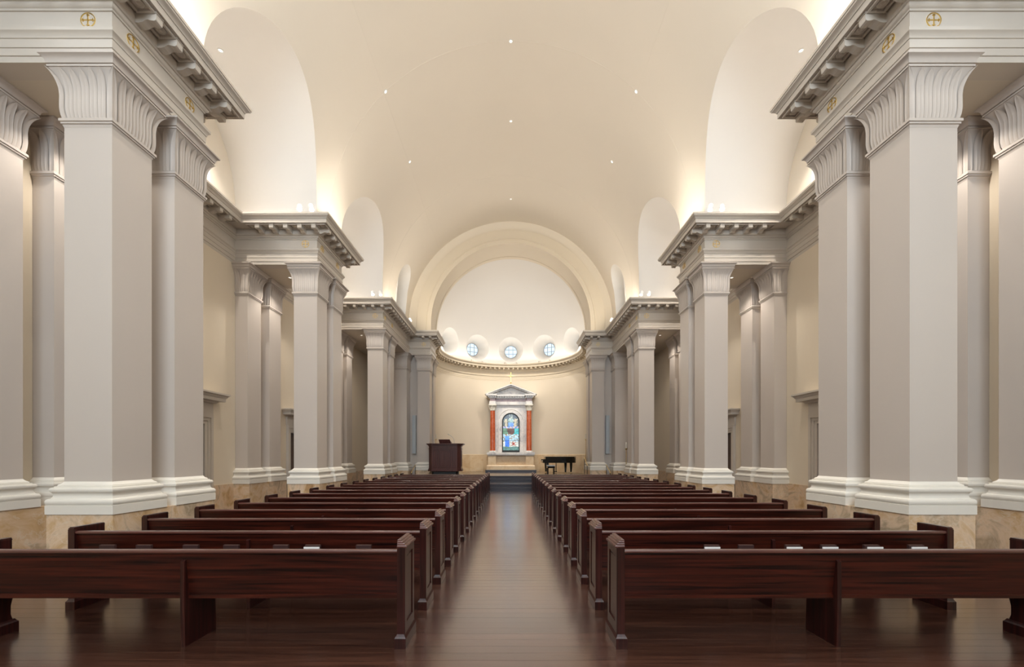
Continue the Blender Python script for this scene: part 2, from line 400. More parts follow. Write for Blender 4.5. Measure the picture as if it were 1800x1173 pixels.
def make_pillar(kind, hx, hy, single_leaves):
    """kind: 'free' closed plan centred on origin; 'wall': open plan, x from -hx (nave face) to 2*hx-hx at the wall, facing -x"""
    if kind == 'free':
        path, closed = [(-hx, -hy), (-hx, hy), (hx, hy), (hx, -hy)], True
    elif kind == 'wall':      # nave face at x=-hx, wall at x=+hx
        path, closed = [(hx, -hy), (-hx, -hy), (-hx, hy), (hx, hy)], False
    elif kind == 'end':       # front face at y=-hy, wall at y=+hy
        path, closed = [(hx, hy), (hx, -hy), (-hx, -hy), (-hx, hy)], False
    mit = miters(path, closed)
    if closed or kind in ('wall', 'end'):
        # make sure offsets point outward
        t = (path[0][0]+mit[0][0]*.1, path[0][1]+mit[0][1]*.1)
        if closed and abs(t[0]) < abs(path[0][0]): mit = [(-a, -b) for a, b in mit]
        if not closed:
            i = 1
            t = (path[i][0]+mit[i][0]*.1, path[i][1]+mit[i][1]*.1)
            if abs(t[0]) < abs(path[i][0]) : mit = [(-a, -b) for a, b in mit]
    parts = {}
    def mk(prof, mat, smooth='auto'):
        mb = MB(); sweep(mb, path, prof, 1, closed, mit); return mb
    parts['base'] = mk(BASE, 'base').mesh('pillar_base', 'base', 'auto')
    parts['shaft'] = mk([(0, ZST+.39), (0, 5.60)], 'pillar').mesh('pillar_shaft', 'pillar')
    parts['abacus'] = mk(ABAC, 'pillar').mesh('pillar_abacus', 'pillar', 'auto')
    parts['necking'] = mk(NECK, 'pillar').mesh('pillar_necking', 'pillar', 'auto')
    cap = mk(BELL, 'pillar')
    leaves = []
    faces = []
    def F(nx, ny, half): # face with outward normal
        def fr(u, o, z):
            tx, ty = -ny, nx
            base = hx if nx else hy
            x, y = nx*(base+o)+tx*u, ny*(base+o)+ty*u
            if kind == 'wall': x = min(x, hx)
            if kind == 'end': y = min(y, hy)
            return (x, y, z)
        return fr
    fl_ = [(-1, 0), (0, -1), (1, 0), (0, 1)]
    if kind == 'wall': fl_ = [(-1, 0), (0, -1), (0, 1)]
    if kind == 'end': fl_ = [(-1, 0), (0, -1), (1, 0)]
    for nx, ny in fl_:
        half = hy if nx else hx; W = 2*half; n = max(2, int(round((W-.124)/.092))); wd = (W-.124)/n
        for i in range(n):
            u0 = -half+.062+wd*(i+.5)
            m = MB(); leaf_mesh(m, u0, wd*.98, W, F(nx, ny, half))
            if single_leaves and (nx, ny) in ((-1, 0), (0, -1)): leaves.append(m.mesh('capital_leaf', 'pillar', 'auto'))
            else: cap.add(m.v, m.f)
    cs = [(-1, -1), (-1, 1), (1, -1), (1, 1)]
    if kind == 'wall': cs = [(-1, -1), (-1, 1)]
    if kind == 'end': cs = [(-1, -1), (1, -1)]
    for sx, sy in cs:
        def fr2(du, o, z, sd, sx=sx, sy=sy):
            if sd == 0: return (sx*(hx+o), sy*(hy+o-du), z)
            return (sx*(hx+o-du), sy*(hy+o), z)
        m = MB(); corner_leaf(m, 0, fr2)
        if single_leaves and (sx, sy) != (1, 1): leaves.append(m.mesh('corner_leaf', 'pillar', 'auto'))
        else: cap.add(m.v, m.f)
    parts['capital'] = cap.mesh('pillar_capital', 'pillar', 'auto')
    return parts, leaves
def mirror_meshes(pl):
    parts, leaves = pl
    def mm(me):
        c = me.copy()
        for v in c.vertices: v.co.x = -v.co.x
        c.flip_normals(); return c
    return {k: mm(v) for k, v in parts.items()}, [mm(v) for v in leaves]
def put_pillar(pl, loc, label, group, name='pillar'):
    parts, leaves = pl
    t = thing(name, label, 'pillar', loc, 0, group)
    inst('base', parts['base'], t); inst('shaft', parts['shaft'], t); inst('necking', parts['necking'], t)
    c = inst('capital', parts['capital'], t); inst('abacus', parts['abacus'], c)
    for l in leaves: inst('leaf', l, c)
    return t
H = PW/2
free_d = make_pillar('free', H, H, True); free_s = make_pillar('free', H, H, False)
wall_d = make_pillar('wall', (XW-XO)/2, H, True); wall_s = make_pillar('wall', (XW-XO)/2, H, False)
free = {(1, True): free_d, (1, False): free_s, (-1, True): mirror_meshes(free_d), (-1, False): mirror_meshes(free_s)}
wallp = {(1, True): wall_d, (1, False): wall_s, (-1, True): mirror_meshes(wall_d), (-1, False): mirror_meshes(wall_s)}
PN = ['pavilion beside the rearmost pews', 'middle pavilion', 'pavilion next to the chancel steps']
for s in (-1, 1):
    for k, y0 in enumerate(PAV):
        for j, off in enumerate((0, BOFF)):
            yy = y0+off+H; nm = ('rear', 'front')[j]
            put_pillar(free[(s, k == 0)], (s*(XS+H), yy, 0), 'square grey pillar, %s of the aisle pair, %s, %s' % (nm, PN[k], SIDE[s]), 'free pillars of the pavilions')
            put_pillar(wallp[(s, k == 0)], (s*((XO+XW)/2-.004), yy, 0), 'grey wall pilaster, %s of its pair, %s, %s' % (nm, PN[k], SIDE[s]), 'wall pilasters of the pavilions', 'pilaster')
# chancel piers and responds
resp = make_pillar('end', H, (20.95-20.2)/2, False)
lift = STG-ZST+ZST
for s in (-1, 1):
    put_pillar(free[(s, False)], (s*(XC+H), YE+H, 0), 'square grey-white pillar at the mouth of the chancel arch, '+SIDE[s], 'chancel arch pillars')
    put_pillar(free[(s, False)], (s*(XC+H), YA-H, 0), 'square grey-white pillar behind the chancel arch mouth, next to the apse wall, '+SIDE[s], 'chancel arch pillars')
    put_pillar(resp, (s*(XS+H), (20.2+20.95)/2-.004, 0), 'grey-white pilaster on the chancel wall beside the loudspeaker, '+SIDE[s], 'chancel wall pilasters', 'pilaster')

# ------------------------------------------------------------------ stone dado in slabs
def slab_run(path, s, parent, z0, z1, mat='stone', maxlen=1.0, th=.03, joint=.004):
    for (x0, y0), (x1, y1) in zip(path[:-1], path[1:]):
        L = math.hypot(x1-x0, y1-y0); n = max(1, int(math.ceil(L/maxlen))); d = ((x1-x0)/L, (y1-y0)/L); nn = (-d[1], d[0])
        for i in range(n):
            a, b = L*i/n+joint/2, L*(i+1)/n-joint/2
            mb = MB()
            pts = [(x0+d[0]*a, y0+d[1]*a), (x0+d[0]*b, y0+d[1]*b), (x0+d[0]*b+nn[0]*th, y0+d[1]*b+nn[1]*th), (x0+d[0]*a+nn[0]*th, y0+d[1]*a+nn[1]*th)]
            mb.prism([(s*x, y) for x, y in pts], 2, z0, z1)
            mb.obj('stone_slab', mat, parent)
P = .107
for s in (-1, 1):
    for k, y0 in enumerate(PAV):
        a, b, c, d = XS-P, XS+PW+P, y0-P, y0+PLEN+P
        core = MB().box(*sorted((s*(a+.03), s*(b-.03))), c+.03, d-.03, 0, ZST-.001).obj('pedestal', 'stone')
        tag(core, 'brown marble pedestal under the aisle pillars, %s, %s' % (PN[k], SIDE[s]), 'pedestal', 'marble pedestals', 'structure')
        slab_run([(b, c+.03), (a, c+.03)], s, core, 0, ZST, maxlen=1.2)
        slab_run([(a+.03, c), (a+.03, d)], s, core, 0, ZST, maxlen=.95)
        slab_run([(a, d-.03), (b, d-.03)], s, core, 0, ZST, maxlen=1.2)
        slab_run([(b-.03, d), (b-.03, c)], s, core, 0, ZST, maxlen=.95)
        # pedestal under wall pilasters
        a = XO-P
        core = MB().box(*sorted((s*(a+.03), s*XW)), c+.03, d-.03, 0, ZST-.001).obj('pedestal', 'stone')
        tag(core, 'brown marble pedestal under the wall pilasters, %s, %s' % (PN[k], SIDE[s]), 'pedestal', 'marble pedestals', 'structure')
        slab_run([(XW, c+.03), (a, c+.03)], s, core, 0, ZST)
        slab_run([(a+.03, c), (a+.03, d)], s, core, 0, ZST, maxlen=.95)
        slab_run([(a, d-.03), (XW, d-.03)], s, core, 0, ZST)
    bb = thing('baseboard_'+LR[s], 'brown marble dado along the foot of the side wall, '+SIDE[s], 'dado', kind='structure')
    runs = [(YB, PAV[0]-P), (PAV[0]+PLEN+P, 8.86-1.13), (8.86+1.13, PAV[1]-P), (PAV[1]+PLEN+P, 14.446-1.13), (14.446+1.13, PAV[2]-P), (PAV[2]+PLEN+P, 20.95)]
    for a, b in runs: slab_run([(XW, a), (XW, b)], s, bb, 0, ZST+.01)
    # stone under respond and chancel pier
    core = MB().box(*sorted((s*(XS-P+.03), s*(XS+PW+P))), 20.2-P+.03, 20.94, 0, ZST-.001).obj('pedestal', 'stone')
    tag(core, 'brown marble pedestal under the chancel wall pilaster, '+SIDE[s], 'pedestal', 'marble pedestals', 'structure')
    slab_run([(XS+PW+P, 20.2-P+.03), (XS-P, 20.2-P+.03)], s, core, 0, ZST); slab_run([(XS-P+.03, 20.2-P), (XS-P+.03, 20.94)], s, core, 0, ZST)
    core = MB().box(*sorted((s*(XC-P+.03), s*(XC+PW+P-.03))), YE-P+.03, YA+P, .2, ZST-.001).obj('pedestal', 'stone')
    tag(core, 'brown marble pedestal under the chancel arch pillars, '+SIDE[s], 'pedestal', 'marble pedestals', 'structure')
    slab_run([(XC+PW+P, YE-P+.03), (XC-P, YE-P+.03)], s, core, .2, ZST); slab_run([(XC-P+.03, YE-P), (XC-P+.03, YA+P)], s, core, .2, ZST)

# ------------------------------------------------------------------ entablature
ENT = [(-.25, ZARC), (0, ZARC), (0, 6.475), (.012, 6.476), (.012, 6.565), (.022, 6.566), (.022, 6.668), (.032, 6.672), (.036, 6.70), (.056, 6.722), (.07, 6.735), (.07, 6.775), (.055, 6.785), (0, ZF0),
       (0, ZF1), (.014, ZF1+.002), (.016, 7.045), (.024, 7.05), (.044, 7.065), (.05, 7.085), (.05, 7.095), (.07, 7.10), (.082, 7.12), (.09, 7.125), (.09, 7.25),
       (.385, 7.25), (.385, 7.243), (.40, 7.243), (.40, 7.335), (.412, 7.337), (.418, 7.355), (.44, 7.375), (.466, 7.392), (.47, 7.415), (.48, 7.417), (.48, ZCT), (-.02, ZCT)]
MOD = MB().prism([(.088, 7.251), (.088, 7.118), (.13, 7.112), (.18, 7.122), (.22, 7.146), (.25, 7.152), (.285, 7.140), (.325, 7.135), (.35, 7.145), (.358, 7.165), (.358, 7.251)], 0, -.052, .052)
MOD = MOD.box(-.060, .060, .085, .368, 7.228, 7.251).mesh('modillion', 'trim')   # local y is outward
ros = MB()
for a, b, c, d in ((-.112, .112, -.112, -.085), (-.112, .112, .085, .112), (-.112, -.085, -.085, .085), (.085, .112, -.085, .085)): ros.box(a, b, c, d, -.030, .001)
ros.lathe([(.070, .001), (.070, -.010), (.060, -.020), (.044, -.010), (.028, -.014), (.016, -.026), (0, -.028)], n=14)
ROS = ros.mesh('rosette', 'trim')
def cross_mesh():
    mb = MB(); rows = []
    for k in range(32):
        t = 2*pi*k/32
        rows.append([(r*cos(t), y, r*sin(t)) for r, y in ((.082, .002), (.082, -.008), (.091, -.008), (.091, .002))])
    mb.grid(rows, True, True)
    mb.box(-.0045, .0045, -.009, .002, -.074, .074); mb.box(-.074, .074, -.009, .002, -.0045, .0045)
    for sx, sz, h, v in ((0, 1, .018, .004), (0, -1, .018, .004), (1, 0, .004, .018), (-1, 0, .004, .018)):
        mb.box(sx*.06-h, sx*.06+h, -.009, .002, sz*.06-v, sz*.06+v)
    return mb.mesh('gilt_cross', 'gold')
CROSS = cross_mesh()
def rot_for(n, s):
    # local +y should point along outward normal (s*n.x, n.y)
    return math.atan2(-(s*n[0]), n[1])
def brackets(p0, p1, c0, c1, s, parent, first=True, last=True):
    L = math.hypot(p1[0]-p0[0], p1[1]-p0[1]); d = ((p1[0]-p0[0])/L, (p1[1]-p0[1])/L); n = (-d[1], d[0])
    a = {1: -.24, -1: .24, 0: .17}[c0]; b = L+{1: .24, -1: -.24, 0: -.17}[c1]
    N = max(1, int(round((b-a)/.335))); st = (b-a)/N
    rz = rot_for(n, s)
    for i in range(N):
        t = a+st*(i+.5)
        if not ((c0 == -1 and t < .44) or (c1 == -1 and t > L-.44)):
            inst('modillion', MOD, parent, (s*(p0[0]+d[0]*t), p0[1]+d[1]*t, 0), rz)
    for i in range(N+1):
        if (i == 0 and (c0 == -1 or not first)) or (i == N and (c1 == -1 or not last)): continue
        t = a+st*i; o = .235
        inst('rosette', ROS, parent, (s*(p0[0]+d[0]*t+n[0]*o), p0[1]+d[1]*t+n[1]*o, 7.25), rz)
ti = 1
def trim_run(path, s, label, segs, mit=None, mat='trim'):
    """path includes one lead-in and lead-out vertex for the mitres"""
    global ti
    m = miters(path); mb = MB(); sweep(mb, path[1:-1], ENT, s, False, m[1:-1])
    o = tag(mb.obj('trim_%d' % ti, mat, smooth='auto'), label, 'entablature', 'entablatures', 'structure'); ti += 1
    for (i, c0, c1, f, l) in segs: brackets(path[i], path[i+1], c0, c1, s, o, f, l)
    return o
for s in (-1, 1):
    Y = [YB]
    for y0 in PAV: Y += [y0, y0+PLEN]
    trim_run([(XW, YB-1), (XW, YB), (XW, PAV[0]), (XS, PAV[0])], s, 'grey moulded entablature along the side wall of the rearmost bay, '+SIDE[s], [(1, 0, -1, True, True)])
    for k, y0 in enumerate(PAV):
        y1 = y0+PLEN if k < 2 else YE
        if k < 2:
            o = trim_run([(XW, y0-1), (XW, y0), (XS, y0), (XS, y1), (XW, y1), (XW, y1+1)], s, 'grey entablature with gilt crosses on the %s, %s' % (PN[k], SIDE[s]),
                         [(1, -1, 1, True, True), (2, 1, 1, False, True), (3, 1, -1, False, True)])
            soff = MB().box(*sorted((s*(XS+.25), s*(XW+.02))), y0+.25, y1-.25, ZARC, ZARC+.05).obj('soffit', 'soffit', o)
            MB().box(*sorted((s*(XS), s*XW)), y0, y1, ZCT-.01, ZCT+.001).obj('cornice_top', 'trim', o)
        else:
            o = trim_run([(XW, y0-1), (XW, y0), (XS, y0), (XS, YE), (XC, YE), (XC, YA), (XC+.3, YA+.3)], s, 'grey entablature with gilt crosses from the last pavilion round to the chancel arch, '+SIDE[s],
                         [(1, -1, 1, True, True), (2, 1, -1, False, True), (3, -1, 1, True, True), (4, 1, 0, False, False)])
            MB().box(*sorted((s*(XS+.25), s*(XW+.02))), y0+.25, 20.94, ZARC, ZARC+.05).obj('soffit', 'soffit', o)
            MB().box(*sorted((s*(XC+.25), s*(XC+PW))), YE+.25, YA, ZARC, ZARC+.05).obj('soffit', 'soffit', o)
        spots = [((XS+H), y0, (0, -1)), (XS, y0+H, (-1, 0)), (XS, y0+BOFF+H, (-1, 0))]
        if k == 2: spots.append((XC+H, YE, (0, -1)))
        for x, y, n in spots:
            c = inst('gilt_cross', CROSS, o, (s*x, y, (ZF0+ZF1)/2+.012), 0 if n == (0, -1) else s*(-pi/2) + 0)
            c['label'] = 'gilt cross within a ring'
    for a, b, lab in ((PAV[0]+PLEN, PAV[1], 'second'), (PAV[1]+PLEN, PAV[2], 'third')):
        trim_run([(XS, a), (XW, a), (XW, b), (XS, b)], s, 'grey moulded entablature along the side wall of the %s bay, %s' % (lab, SIDE[s]), [(1, -1, -1, True, True)])
# apse entablature
am = math.acos((YA-AC)/AR); na = 72
AP = [(AR*sin(am-2*am*k/na), AC+AR*cos(am-2*am*k/na)) for k in range(na+1)]
mb = MB()
rows = [[((AR-o)*sin(am-2*am*k/na), AC+(AR-o)*cos(am-2*am*k/na), z) for o, z in ENT] for k in range(na+1)]
mb.grid(rows)
ae = tag(mb.obj('trim_%d' % ti, 'arch', smooth='auto'), 'cream curved entablature round the apse below the dome', 'entablature', 'entablatures', 'structure'); ti += 1
MODA = MOD.copy(); MODA.materials.clear(); MODA.materials.append(M['arch'])
nm = 50
for k in range(nm):
    a = am-.08-2*(am-.08)*(k+.5)/nm
    inst('modillion', MODA, ae, (AR*sin(a), AC+AR*cos(a), 0), pi-a)

# ------------------------------------------------------------------ chancel wall, arch, apse wall, dome
mb = MB(); n = 64
th = [pi*k/n for k in range(n+1)]
def ring(r, y): return [(r, y, ZCT-.02)]+[(r*cos(t), y, ZV+r*sin(t)) for t in th]+[(-r, y, ZCT-.02)]
mb.grid([ring(RV, YE-.04), ring(RV-.10, YE-.02), ring(RV-.22, YE+.03), ring(4.52, YE+.05), ring(4.50, YE-.01), ring(4.08, YE-.01), ring(4.07, YE-.05), ring(4.03, YE-.06), ring(4.0, YE-.03), ring(3.86, YE-.03), ring(3.85, YE-.05), ring(RA, YE-.05),
         ring(RA, YE+.12), ring(RA+.03, YE+.14), ring(RA+.03, YA-.25), ring(RA, YA-.23), ring(RA, YA), ring(4.2, YA)])
tag(mb.obj('wall_chancel', 'arch', smooth='auto'), 'cream moulded chancel arch wall framing the apse', 'arch', kind='structure')
for s in (-1, 1):
    mb = MB().box(*sorted((s*(XC+PW-.05), s*XW)), 20.95, 21.15, 0, 7.44); mb.box(*sorted((s*(XC+PW-.05), s*(XC+PW+.1))), 21.15, YA+.1, 0, 7.44)
    tag(mb.obj('wall_'+LR[s], 'pillar'), 'grey-white return wall behind the loudspeaker beside the chancel arch, '+SIDE[s], 'wall', kind='structure')
# apse wall below cornice
mb = MB(); mb.grid([[(AR*sin(a), AC+AR*cos(a), z) for z in (.3, ZCT)] for a in [-am+2*am*k/96 for k in range(97)]])
aw = tag(mb.obj('wall_apse', 'wall', smooth='all'), 'curved cream wall of the apse behind the altar', 'wall', kind='structure')
for k in range(18):
    a0, a1 = -am+2*am*k/18+.0005, -am+2*am*(k+1)/18-.0005
    if abs((a0+a1)/2) < .02: pass
    mb = MB(); rows = []
    for q in range(6):
        a = a0+(a1-a0)*q/5
        rows.append([(r*sin(a), AC+r*cos(a), z) for r, z in ((AR, STG), (AR-.03, STG), (AR-.03, 1.655), (AR, 1.666))])
    mb.grid(rows); mb.add(rows[0], [(0, 1, 2, 3)]); mb.add(rows[-1], [(0, 1, 2, 3)])
    mb.obj('stone_slab', 'beige', aw)
# dome with five splayed round windows
OC = [R_(d) for d in (-60, -30, 0, 30, 60)]; S0 = .56; RO = .80
def domept(a, sv):
    if sv <= 0: return (AR*sin(a), AC+AR*cos(a), ZV+sv)
    e = sv/AR; r = AR*cos(e); return (r*sin(a), AC+r*cos(a), ZV+AR*sin(e))
me = bpy.data.meshes.new('dome'); bm = bmesh.new()
NAZ, NS = 300, 110; s_lo, s_hi = ZCT-.02-ZV, AR*pi/2*.9999
vg = []
for i in range(NAZ+1):
    a = -pi+2*pi*i/NAZ; col = []
    for j in range(NS+1):
        col.append((a, s_lo+(s_hi-s_lo)*j/NS))
    vg.append(col)
vt = {}
def near(a, sv):
    for oc in OC:
        du, dv = (a-oc)*AR, sv-S0; d = math.hypot(du, dv)
        if d < RO*1.4: return oc, du, dv, d
    return None
keep = []
for i in range(NAZ):
    for j in range(NS):
        ca, cs = (vg[i][j][0]+vg[i+1][j][0])/2, (vg[i][j][1]+vg[i][j+1][1])/2
        q = near(ca, cs)
        if q and q[3] < RO: continue
        pts = [domept(*vg[a][b]) for a, b in ((i, j), (i+1, j), (i+1, j+1), (i, j+1))]
        if max(p[1] for p in pts) < YA-.05: continue
        keep.append(((i, j), (i+1, j), (i+1, j+1), (i, j+1)))
from collections import Counter
cnt = Counter(k for f in keep for k in f)
for f in keep:
    vs = []
    for k in f:
        if k not in vt:
            a, sv = vg[k[0]][k[1]]; q = near(a, sv)
            if q and cnt[k] < 4:
                oc, du, dv, d = q; a, sv = oc+du/d*RO/AR, S0+dv/d*RO
            p = domept(a, sv)
            vt[k] = bm.verts.new((p[0], max(p[1], YA-.02), p[2]))
        vs.append(vt[k])
    try: bm.faces.new(vs)
    except ValueError: pass
bmesh.ops.recalc_face_normals(bm, faces=bm.faces)
for f in bm.faces: f.smooth = True
bm.to_mesh(me); bm.free(); me.materials.append(M['white'])
dome = tag(inst('ceiling', me), 'white half dome of the apse with round windows', 'dome', kind='structure')
for i, oc in enumerate(OC):
    nrm = Vector((sin(oc), cos(oc), 0)); tan = Vector((cos(oc), -sin(oc), 0))
    cen = Vector((0, AC, 0))+nrm*(AR+.72); zc = ZV+S0+.03; ri = .42
    mb = MB(); n = 48; r0 = [Vector(domept(oc+RO*cos(2*pi*k/n)/AR, S0+RO*sin(2*pi*k/n))) for k in range(n)]
    r1 = [cen-nrm*.22+tan*.60*cos(2*pi*k/n)+Vector((0, 0, zc+.60*sin(2*pi*k/n))) for k in range(n)]
    r1 = [r0[k].lerp(cen+tan*ri*cos(2*pi*k/n)+Vector((0, 0, zc+ri*sin(2*pi*k/n))), .62) for k in range(n)]
    r2 = [cen+tan*ri*cos(2*pi*k/n)+Vector((0, 0, zc+ri*sin(2*pi*k/n))) for k in range(n)]
    rows = [[tuple(p) for p in r] for r in (r0, r1, r2)]
    mb.grid(rows, False, True); mb.obj('window_reveal', 'white', dome, smooth='all')
    names = ['at the pulpit end', 'between the pulpit end and the middle one', 'above the altar', 'between the middle one and the piano end', 'at the piano end']
    g = MB(); g.add([tuple(p+nrm*.03) for p in r2], [tuple(range(n))])
    wo = tag(g.obj('window_%d' % wi, 'sky'), 'round daylit window in the dome, '+names[i], 'window', 'round dome windows', 'structure'); wi += 1
    def wb(u0, u1, v0, v1, d0, d1):
        q = MB(); pts = []
        for d in (d0, d1):
            for u, v in ((u0, v0), (u1, v0), (u1, v1), (u0, v1)):
                p = cen+nrm*d+tan*u; pts.append((p.x, p.y, zc+v))
        return q.add(pts, [(0, 1, 2, 3), (4, 5, 6, 7), (0, 1, 5, 4), (1, 2, 6, 5), (2, 3, 7, 6), (3, 0, 4, 7)])
    L = sqrt(ri*ri-.14**2)
    for u in (-.14, .14):
        wb(u-.012, u+.012, -L, L, -.01, .028).obj('muntin', 'speaker', wo); wb(-L, L, u-.012, u+.012, -.01, .028).obj('muntin', 'speaker', wo)
    q = MB(); rr = []
    for k in range(n):
        t = 2*pi*k/n; rr.append([tuple(cen+nrm*d+tan*r*cos(t)+Vector((0, 0, zc+r*sin(t)))) for r, d in ((ri, -.02), (ri-.03, -.02), (ri-.03, .028), (ri, .028))])
    q.grid(rr, True, True); q.obj('frame', 'speaker', wo)

# ------------------------------------------------------------------ chancel steps and platform
def step(label, x, y0, y1, z0, z1):
    return tag(MB().box(-x, x, y0, y1, z0, z1-.03).box(-x-.0, x+.0, y0-.02, y1, z1-.03, z1).obj('step', 'step'), label, 'step', 'chancel steps', 'structure')
step('lowest dark chancel step at the end of the aisle', 4.6, 19.30, 20.0, 0, .145)
step('second dark chancel step forming a broad landing', 4.6, 19.72, 21.3, .145, .29)
step('third dark chancel step between the arch pillars', XC-.14, 21.2, 21.8, .29, .435)
mb = MB(); pts = [(-(XC-.14), 21.62), (XC-.14, 21.62), (XC-.14, 22.36)]+[((AR-.002)*sin(a), AC+(AR-.002)*cos(a)) for a in [am*.97-2*am*.97*k/60 for k in range(61)]]+[(-(XC-.14), 22.36)]
mb.prism(pts, 2, .40, STG-.02)
st = tag(mb.obj('floor', 'floor'), 'dark timber platform floor of the apse', 'floor', kind='structure')
y = 21.62
bi = 0
while y < 27.9:
    hw = XC-.15 if y < 22.4 else sqrt(max(.01, (AR-.035)**2-(max(abs(y-AC), abs(y+BW-AC)))**2))
    MB().box(-hw, hw, y, y+BW-.0012, STG-.02, STG).obj('floor_board', 'floor', st); y += BW
MB().box(-(XC-.14), XC-.14, 21.60, 21.62, .435, STG).obj('riser', 'step', st)
tag(MB().box(-1.52, 1.52, 25.8, 27.85, STG, .69).box(-1.54, 1.54, 25.78, 27.85, .69, .72).obj('step', 'step'), 'dark altar step in front of the marble aedicule', 'step', 'chancel steps', 'structure')

# ------------------------------------------------------------------ doors
dn = 1
for s in (-1, 1):
    for k, yc in enumerate((8.86, 14.446)):
        d = thing('door_%d' % dn, 'double door with moulded frame and cornice hood in the %s bay, %s' % (['second', 'third'][k], SIDE[s]), 'door', kind='structure'); dn += 1
        X = lambda a, b: sorted((s*(XW-a), s*(XW-b)))
        for (w0, w1, zt, pr) in ((.89, .97, 2.40, .03), (.97, 1.04, 2.47, .05), (1.04, 1.11, 2.54, .075)):
            mb = MB()
            mb.box(*X(-.05, pr), yc-w1, yc-w0, 0, zt); mb.box(*X(-.05, pr), yc+w0, yc+w1, 0, zt); mb.box(*X(-.05, pr), yc-w0, yc+w0, zt-.08, zt)
            mb.obj('frame_moulding', 'trim', d)
        MB().box(*X(0, .05), yc-1.14, yc+1.14, 2.54, 2.80).obj('frieze', 'trim', d)
        mb = MB(); prof = [(0, 2.80), (.08, 2.80), (.10, 2.83), (.12, 2.84), (.21, 2.85), (.21, 2.92), (.225, 2.93), (.25, 2.98), (.28, 2.99), (.28, 3.03), (0, 3.03)]
        pth = [(XW, yc-1.10), (XW-.02, yc-1.10), (XW-.02, yc+1.10), (XW, yc+1.10)]
        m0 = [(0, -1), (-1, -1), (-1, 1), (0, 1)]
        sweep(mb, pth, prof, s, False, m0); mb.obj('cornice_hood', 'trim', d, smooth='auto')
        for sg in (-1, 1):
            a, b = sorted((yc+sg*.004, yc+sg*.885))
            lf = MB().box(*sorted((s*(XW+.12), s*(XW+.17))), a, b, .005, 2.315).obj('door_leaf', 'doorwood', d)
            for z0, z1 in ((.2, .95), (1.15, 2.15)):
                MB().box(*sorted((s*(XW+.105), s*(XW+.12))), a+.12, b-.12, z0, z1).obj('door_panel', 'doorwood', lf)
            MB().lathe([(0, 0), (.03, .005), (.03, .03), (0, .04)], s*(XW+.10), yc+sg*.07, 12, 1.05, 0).obj('handle', 'brass', lf, smooth='auto')

# ------------------------------------------------------------------ pews
XA, XB = .89, 4.58; NP = 17; D0, DP = 3.587, .895
ORD = 'second third fourth fifth sixth seventh eighth ninth tenth eleventh twelfth thirteenth fourteenth fifteenth sixteenth'.split()
def make_pew(s, rack):
    t = inst('pew', None)
    L = lambda a, b: sorted((s*a, s*b))
    # backrest, leaning a little
    MB().prism([(.075, .40), (.10, .40), (.048, .795), (.022, .795)], 0, *L(XA+.05, XB-.05)).obj('backrest', 'pew', t)
    MB().prism([(.008, .788), (.008, .802), (.014, .812), (.05, .814), (.062, .806), (.062, .788)], 0, *L(XA+.05, XB-.05)).obj('top_rail', 'rail', t)
    MB().prism([(.060, .395), (.060, .425), (.072, .428), (.105, .428), (.105, .395)], 0, *L(XA+.05, XB-.05)).obj('bottom_rail', 'pew', t)
    MB().prism([(.10, .41), (.10, .445), (.44, .465), (.47, .46), (.48, .445), (.47, .425), (.10, .40)], 0, *L(XA+.05, XB-.05)).obj('seat', 'pew', t)
    # ends
    for xi, xo in ((XA+.055, XA), (XB-.055, XB)):
        dr = 1 if xo > xi else -1
        e = MB().prism([(0, .10), (.345, .10), (.325, .16), (.325, .24), (.345, .32), (.36, .38), (.345, .44), (.335, .50), (.335, .835), (0, .835)], 0, *L(xi, xo)).obj('end_panel', 'pewv', t)
        b = MB()
        b.box(*L(xi-dr*.018, xo+dr*.022), -.018, .375, 0, .085)
        b.taper(*L(xi-dr*.018, xo+dr*.022), -.018, .375, .085, .10, .012); b.taper(*L(xi-dr*.008, xo+dr*.012), -.008, .365, .10, .115, .008)
        b.obj('foot', 'pewv', e)
        c = MB(); z = .835; tiers = ((.026, .018), (.010, .017), (-.007, .016), (-.024, .014)) if xo == XA else ((.004, .012), (-.004, .010))
        for q, (ov, hgt) in enumerate(tiers):
            y0_ = -.004+.005*q
            c.box(*L(xi, xo+dr*ov), y0_, .335-y0_, z, z+hgt*.6); c.taper(*L(xi, xo+dr*ov), y0_, .335-y0_, z+hgt*.6, z+hgt, .004); z += hgt
        c.obj('cap', 'rail' if xo == XA else 'pewv', e)  # aisle caps take the paler rail wood, highlights put into its colour
        f = MB()
        f.box(*L(xo, xo+dr*.012), .0, .06, .115, .832); f.box(*L(xo, xo+dr*.012), .275, .335, .115, .832); f.box(*L(xo, xo+dr*.012), .06, .275, .77, .832); f.box(*L(xo, xo+dr*.012), .06, .275, .115, .20)
        f.obj('frame', 'pewv', e)
        MB().taper(*L(xo, xo+dr*.006), .085, .25, .225, .745, .0).obj('inset_panel', 'pewv', e)
    xm = (XA+XB)/2
    MB().prism([(.02, 0), (.40, 0), (.385, .40), (.10, .40), (.055, .70), (.045, .725), (.03, .728), (.012, .715), (.010, .40)], 0, *L(xm-.017, xm+.017)).obj('support', 'pewv', t)
    if rack:
        for a, b in ((XA+.3, xm-.03), (xm+.03, XB-.3)):
            r = MB().box(*L(a, b), -.072, .045, .575, .587).obj('book_rack', 'pew', t)
            MB().box(*L(a, b), -.072, -.062, .587, .615).obj('rack_lip', 'pew', r)
    return t
